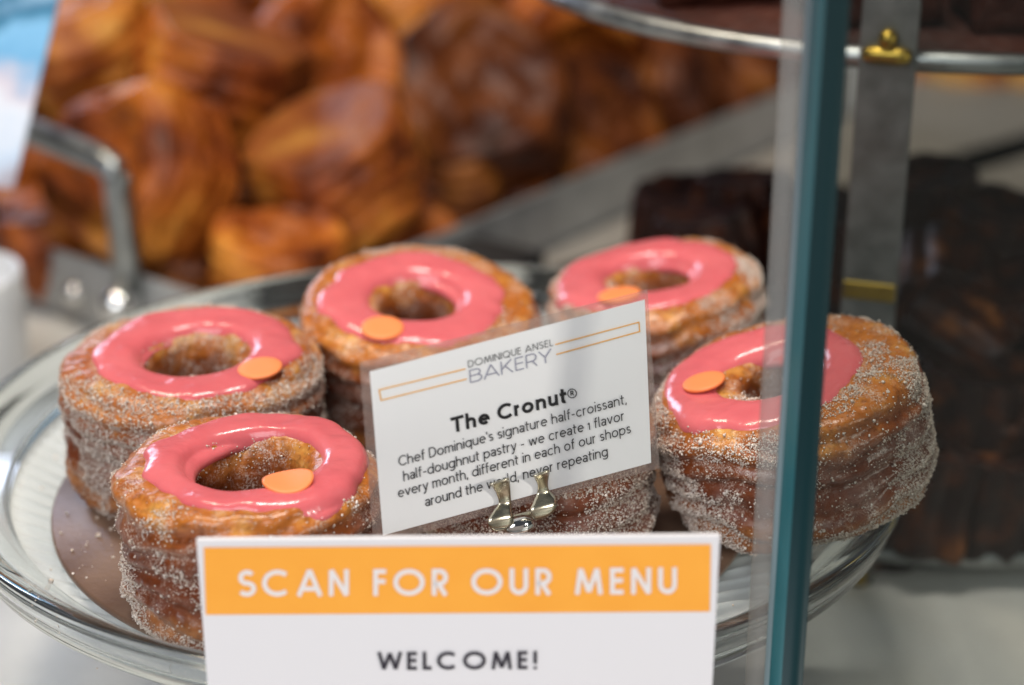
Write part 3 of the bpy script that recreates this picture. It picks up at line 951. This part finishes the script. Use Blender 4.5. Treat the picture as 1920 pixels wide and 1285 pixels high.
can_me = []
for k in range(3):
    me = fluted('fluted_cake', .0265, .0235, .045, 40 + k); can_me.append(me)
for o in [o for o in COL.objects if o.name.startswith('fluted_cake')]: bpy.data.objects.remove(o)
CAN = [  # pixel of the centre, depth, tilt x, tilt y, label
    (1275, 425, .965, 6, 0, 'dark fluted cake at the left end of the pile behind the back right doughnut'),
    (1395, 400, .955, -5, 6, 'dark fluted cake just left of the glass edge behind the back right doughnut'),
    (1335, 470, .925, 0, 12, 'dark fluted cake in front of the two at the left end of the pile'),
    (1735, 395, .870, 3, 6, 'dark fluted cake standing upright on top of the pile beside the flat upright'),
    (1850, 455, .850, -8, 10, 'dark fluted cake at the right frame edge, on top of the pile'),
    (1640, 480, .90, 0, 0, 'dark fluted cake behind the flat upright of the tiered stand'),
    (1520, 440, .93, 0, 0, 'dark fluted cake hidden behind the teal glass edge'),
    (1775, 545, .83, 70, 25, 'dark fluted cake lying tilted in the middle of the pile right of the upright'),
    (1775, 650, .790, 62, 12, 'fluted cake with an orange brown end beside the large doughnut'),
    (1900, 610, .800, 14, -10, 'dark fluted cake under the pile top at the right frame edge'),
    (1700, 760, .775, -10, 4, 'dark fluted cake behind the right side of the large leaning doughnut'),
    (1825, 770, .760, 6, 0, 'dark fluted cake in the middle row of the right hand pile'),
    (1915, 800, .765, 65, 30, 'reddish dark fluted cake leaning at the lower right frame edge'),
    (1640, 930, .775, 4, 0, 'dark fluted cake in the bottom row beside the plate rim'),
    (1745, 905, .752, -4, 6, 'dark fluted cake lowest in the pile just above the bottom ring'),
    (1845, 900, .755, 8, 0, 'dark fluted cake at the right end of the bottom row'),
    (1590, 640, .86, 0, 0, 'dark fluted cake between the teal edge and the flat upright'),
]
for k, (px, py, dp, tx, ty, lab) in enumerate(CAN):
    p = at_depth(px, py, dp)
    o = link(bpy.data.objects.new('fluted_cake', can_me[k % 3]))
    rot = Euler((math.radians(tx), math.radians(ty), k * 1.3))
    upz = rot.to_matrix() @ Vector((0, 0, .022))
    o.location = Vector(p) - upz; o.rotation_euler = rot
    tag(o, lab, 'cake', 'dark fluted cakes on the tiered stand')

# ------------------------------------------------------------------ steel tray with the pastry pile
ZT = ZC + .040
K = at_z(480, 584, ZT); E1 = at_z(1390, 205, ZT); E2 = at_z(0, 430, ZT)
dr = (E1 - K)[:2]; dr /= np.linalg.norm(dr)
dl = np.array([-dr[1], dr[0]])
LR, LL = .62, .50
tray = empty('serving_tray', (K[0], K[1], ZC))
tag(tray, 'rectangular steel serving tray with a raised bar handle under the caramelized pastry pile', 'tray')


def tw(a, b, z): return (dr[0] * a + dl[0] * b, dr[1] * a + dl[1] * b, z)


T4 = Matrix(((dr[0], dl[0], 0, 0), (dr[1], dl[1], 0, 0), (0, 0, 1, 0), (0, 0, 0, 1)))
bm = bmesh.new(); box_bm(bm, (LR, LL, .003), T4 @ Matrix.Translation((LR / 2, LL / 2, .0035)), .0008); bm_obj('tray_floor', bm, M['steel'], tray)
for (cx, cy, sx_, sy_) in ((LR / 2, .001, LR, .002), (LR / 2, LL - .001, LR, .002), (.001, LL / 2, .002, LL - .0045), (LR - .001, LL / 2, .002, LL - .0045)):
    bm = bmesh.new(); box_bm(bm, (sx_, sy_, .038), T4 @ Matrix.Translation((cx, cy, .021)), .0007); bm_obj('tray_wall', bm, M['steel'], tray)
# added: dark box as shade by the tray, grey sheet dimming the back counter
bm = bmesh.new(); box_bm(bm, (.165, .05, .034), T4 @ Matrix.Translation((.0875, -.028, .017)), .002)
cb = bm_obj('block', bm, plain('tray_shade_dark', (.022, .021, .021), .55)); cb.location = (K[0], K[1], ZC + .0001)
tag(cb, 'low dark box standing against the right side of the steel tray', 'block')
t = NT('counter_shade_grey'); n = t.noise(12, 4); t.set(Base_Color=t.ramp(n, [(.3, (.34, .31, .27)), (.7, (.42, .385, .34))]), Roughness=.5)
kk = np.array([K[0], K[1]])
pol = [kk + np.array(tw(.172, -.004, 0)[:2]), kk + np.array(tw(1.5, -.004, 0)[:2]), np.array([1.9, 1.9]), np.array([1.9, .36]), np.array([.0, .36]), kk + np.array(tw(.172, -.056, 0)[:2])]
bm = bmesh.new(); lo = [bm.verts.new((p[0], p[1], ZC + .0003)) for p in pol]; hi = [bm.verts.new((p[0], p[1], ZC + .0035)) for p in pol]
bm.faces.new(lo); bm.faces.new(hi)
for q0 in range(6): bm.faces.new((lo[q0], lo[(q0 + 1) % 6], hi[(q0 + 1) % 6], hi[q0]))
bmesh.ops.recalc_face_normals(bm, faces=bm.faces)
tag(bm_obj('counter_shade_sheet', bm, t.m), 'large added grey sheet dimming the counter behind the dark fluted cakes', 'mat')
# handle on the left front side
hb = at_z(236, 520, ZT)
s1 = float(np.dot(hb[:2] - K[:2], dl)); s2 = s1 + .115
hz = .100
hp = bezier_round([tw(-.004, s1, .026), tw(-.006, s1, hz), tw(-.006, s2, hz + .012), tw(-.004, s2, .026)], .012)
tube('handle', hp, .0074, M['ringsteel'], tray, 18)
for s_ in (s1, s2):
    bm = bmesh.new(); bmesh.ops.create_uvsphere(bm, u_segments=24, v_segments=14, radius=.010, matrix=Matrix.Translation(tw(-.012, s_, .026)))
    bm_obj('knob', bm, M['chrome'], tray, True)
bm = bmesh.new(); bmesh.ops.create_uvsphere(bm, u_segments=20, v_segments=12, radius=.006, matrix=Matrix.Translation(tw(-.003, s1 + .045, .020)))
bm_obj('knob', bm, M['chrome'], tray, True)


def pastry_mesh(name, r, h, seed, swirl):
    n, m = 160, 90
    t = np.linspace(0, 1, m)
    # section: flat bottom out to .86 r, flaring side, rounded shoulder, puffed swirled top
    key = np.array([[0, 0], [.88, 0], [.92, .03], [.97, .30], [1.0, .66], [.97, .86], [.88, .97], [.72, 1.0], [.5, .95], [.2, .97], [0, .95]])
    L = np.concatenate([[0], np.cumsum(np.hypot(*(np.diff(key, axis=0) * np.array([r, h])).T))]); L /= L[-1]
    rr = np.interp(t, L, key[:, 0]) * r; zz = np.interp(t, L, key[:, 1]) * h
    th = np.linspace(0, 2 * math.pi, n, endpoint=False)
    X = np.cos(th)[:, None] * rr; Y = np.sin(th)[:, None] * rr; Z = np.tile(zz, (n, 1))
    P = np.stack([X, Y, Z], -1)
    top = np.clip((Z / h - .75) / .2, 0, 1); bot = (Z < .002)
    rn = np.tile(rr / r, (n, 1))
    spi = np.sin(th[:, None] * 1 + rn * swirl + 1.2 * fbm(P * 22, seed + 5, 2))
    side = np.clip(rn - .8, 0, .2) * 5 * (1 - top)
    warp = fbm(P * 20, seed + 8, 2)
    lay = np.sin(2 * math.pi * (Z / .0085 + warp * 1.3)); lay = np.sign(lay) * np.abs(lay) ** .6
    d = .0040 * fbm(P * 24, seed, 3) + .0034 * fbm(P * 70, seed + 6, 3) + .0009 * lay * side + .0012 * spi * top + .0030 * fbm(P * 60, seed + 13, 2) * top
    d = d * np.where(bot, .12, 1)
    nx = P[..., :2] / (np.linalg.norm(P[..., :2], axis=-1, keepdims=True) + 1e-9)
    V = P.copy(); V[..., :2] += nx * (d * (1 - top))[..., None]; V[..., 2] += d * top
    lob = 1 + .05 * np.cos(3 * th + seed) + .04 * np.cos(5 * th + 2 * seed)
    V[..., :2] *= lob[:, None, None]
    V[..., 2] -= h / 2
    o = mesh_obj(name, V.reshape(-1, 3), grid_faces(n, m, True, False), M['pastry'])
    me = o.data; bpy.data.objects.remove(o)
    bm = bmesh.new(); bm.from_mesh(me); bmesh.ops.remove_doubles(bm, verts=bm.verts, dist=1e-6); bmesh.ops.recalc_face_normals(bm, faces=bm.faces); bm.to_mesh(me); bm.free()
    return me


PM = [pastry_mesh('rolled_pastry', .040, .050, 11 * k + 3, 11 + 2 * k) for k in range(3)]
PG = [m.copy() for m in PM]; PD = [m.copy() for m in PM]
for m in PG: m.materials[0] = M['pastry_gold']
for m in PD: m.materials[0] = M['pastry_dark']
# pixel centre, width px, depth, axis direction (right, up, towards camera), mesh set, label
PAS = [
    (262, 330, 345, 1.00, (-.50, .18, .85), PM, 'round caramelized pastry with its swirled face turned left, behind the tray handle'),
    (170, 75, 350, 1.10, (-.3, .75, .6), PG, 'golden topped pastry at the upper left corner of the pile'),
    (405, 150, 340, 1.07, (-.30, -.80, -.35), PM, 'pastry lying upside down with its flat dark base upward, upper left of the pile'),
    (600, 110, 300, 1.13, (.5, .2, .7), PM, 'pastry with bright golden layered side, upper middle of the pile'),
    (640, 318, 330, 1.02, (.30, -.72, -.55), PM, 'pastry upside down with a purplish flat base, centre of the pile'),
    (525, 500, 280, .97, (.1, .9, .5), PM, 'orange brown pastry low in the tray, just behind the left rim of the plate'),
    (745, 455, 220, 1.05, (.4, .6, .5), PM, 'small seen pastry low in the tray behind the tilted forward doughnut'),
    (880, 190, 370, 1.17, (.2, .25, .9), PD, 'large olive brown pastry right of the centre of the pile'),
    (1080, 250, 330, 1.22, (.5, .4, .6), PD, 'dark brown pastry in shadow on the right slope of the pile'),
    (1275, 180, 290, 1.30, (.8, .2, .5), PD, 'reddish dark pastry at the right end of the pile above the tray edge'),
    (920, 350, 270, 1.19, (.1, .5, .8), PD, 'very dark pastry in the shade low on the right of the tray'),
    (40, 325, 260, 1.10, (-.6, .3, .6), PM, 'pastry half hidden behind the blue and white card'),
    (800, 20, 330, 1.24, (-.2, .8, .5), PM, 'pastry cut by the top frame edge, middle of the pile'),
    (1040, 60, 330, 1.27, (.3, -.7, .5), PM, 'pastry cut by the top frame edge under the upper ring'),
    (390, 5, 300, 1.20, (.2, .7, .6), PM, 'pastry cut by the top frame edge, left of the middle'),
    (590, -40, 300, 1.26, (-.4, .7, .6), PG, 'golden pastry peeping in at the top frame edge'),
    (1230, 30, 300, 1.35, (.3, .5, .7), PD, 'brown pastry behind the upper ring of the tiered stand'),
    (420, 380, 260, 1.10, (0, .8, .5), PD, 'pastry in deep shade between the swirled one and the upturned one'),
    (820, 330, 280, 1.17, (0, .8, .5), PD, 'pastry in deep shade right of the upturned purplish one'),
    (110, 440, 250, 1.04, (-.3, .8, .5), PM, 'low pastry behind the tray wall at the foot of the handle'),
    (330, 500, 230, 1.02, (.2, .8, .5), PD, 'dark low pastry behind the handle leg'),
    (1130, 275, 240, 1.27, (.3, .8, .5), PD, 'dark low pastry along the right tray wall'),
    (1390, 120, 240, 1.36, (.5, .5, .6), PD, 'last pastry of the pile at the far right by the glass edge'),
    (1800, 150, 200, 1.50, (.2, .8, .5), PG, 'orange pastry far behind, seen under the upper ring at the right'),
    (1930, 150, 200, 1.50, (-.2, .8, .5), PG, 'orange pastry far behind at the right frame edge'),
]
for k, (px, py, wp, dp, ax, ms, lab) in enumerate(PAS):
    p = at_depth(px, py, dp)
    a3 = Vector(RGT * ax[0] + UPV * ax[1] - FWD * ax[2])
    q_ = a3.to_track_quat('Z', 'Y')
    o = link(bpy.data.objects.new('rolled_pastry', ms[k % 3]))
    sc_ = wp / FPX * dp / .082
    o.location = p; o.rotation_mode = 'QUATERNION'
    from mathutils import Quaternion
    o.rotation_quaternion = q_ @ Quaternion((0, 0, 1), k * 2.1); o.scale = (sc_,) * 3
    zmin = min((o.rotation_quaternion.to_matrix() @ Vector(c) * sc_).z for c in o.bound_box) + p[2]
    tag(o, lab, 'pastry', 'caramelized rolled pastries piled in the tray')

# brown cakes on the upper tier
bmz = bmesh.new(); box_bm(bmz, (.05, .05, .034), Matrix.Translation((0, 0, .017)), .004, 3)
bmesh.ops.subdivide_edges(bmz, edges=bmz.edges, cuts=6, use_grid_fill=True)
me_b = bpy.data.meshes.new('brown_cake'); bmz.to_mesh(me_b); bmz.free(); me_b.materials.append(M['brownie'])
v = np.array([x.co[:] for x in me_b.vertices]); v = v + .0015 * fbm(v * 80, 77, 3)[:, None]
me_b.vertices.foreach_set('co', v.reshape(-1)); me_b.update()
UPT = [(-.115, -.075, .2), (-.055, -.115, .1), (.005, -.125, .0), (.065, -.11, -.15), (-.135, -.01, .4), (-.075, -.045, .2)]
LB = ['dark brown cake square on the upper tier, left end of the front row', 'dark brown cake square on the upper tier, left of the flat upright', 'dark brown cake square on the upper tier, just right of the flat upright',
      'dark brown cake square on the upper tier at the right frame edge', 'brown cake square on the upper tier farthest to the left', 'brown cake square in the second row of the upper tier']
for (x_, y_, r_), lb in zip(UPT, LB):
    o = link(bpy.data.objects.new('brown_cake', me_b)); o.location = (TC[0] + x_, TC[1] + y_, ZC + z_up + .0015); o.rotation_euler = (0, 0, r_)
    tag(o, lb, 'cake', 'brown cake squares on the upper tier')

# ------------------------------------------------------------------ white ramekin and blue card at the left
cp = at_z(-70, 745, ZC)
cup = lathe('ramekin', [(0, 0), (.031, 0), (.0335, .002), (.0352, .063), (.0347, .0655), (.0330, .0662), (.0315, .0645), (.0305, .010), (0, .006)], M['ceramic'], None, 96)
cup.location = cp
tag(cup, 'plain white ceramic cup cut by the left frame edge behind the plate', 'cup')

t = NT('blue_white_print'); oc = t.coord('Generated'); sp_ = t.new('ShaderNodeSeparateXYZ'); t.l(oc, sp_.inputs[0])
n = t.noise(5, 2, .5, oc)
f = t.math('ADD', sp_.outputs[2], t.math('MULTIPLY', t.math('SUBTRACT', n, .5), .5))
c = t.ramp(f, [(0.05, (.45, .42, .48)), (0.22, (.62, .74, .90)), (0.40, (.82, .86, .94)), (0.50, (.72, .66, .74)), (0.62, (.20, .48, .76)), (0.74, (.26, .56, .84)), (0.84, (.03, .17, .30)), (0.95, (.30, .50, .70))])
t.set(Base_Color=c, Roughness=.3); M['blue'] = t.m
p1, p2, p3 = at_depth(124, -60, .83), at_depth(26, 345, .86), at_depth(-330, -60, .86)
e1 = p2 - p1; e2 = p3 - p1
bc = empty('picture_card', (p2[0], p2[1], ZC))
tag(bc, 'tilted blue and white picture card cut by the upper left frame corner', 'card')
nn = np.cross(e1, e2); nn /= np.linalg.norm(nn)
p2b = p1 + e1 * 1.02; p4 = p3 + e1 * 1.02
vs = [p1, p3, p4, p2b]; vs = [x - np.array(bc.location) for x in vs]; vs += [x + nn * .0012 for x in vs]
o = mesh_obj('print', vs, [(0, 1, 2, 3), (7, 6, 5, 4), (0, 4, 5, 1), (1, 5, 6, 2), (2, 6, 7, 3), (3, 7, 4, 0)], M['blue'], bc, False)
bm = bmesh.new(); bm.from_mesh(o.data); bmesh.ops.recalc_face_normals(bm, faces=bm.faces); bm.to_mesh(o.data); bm.free()
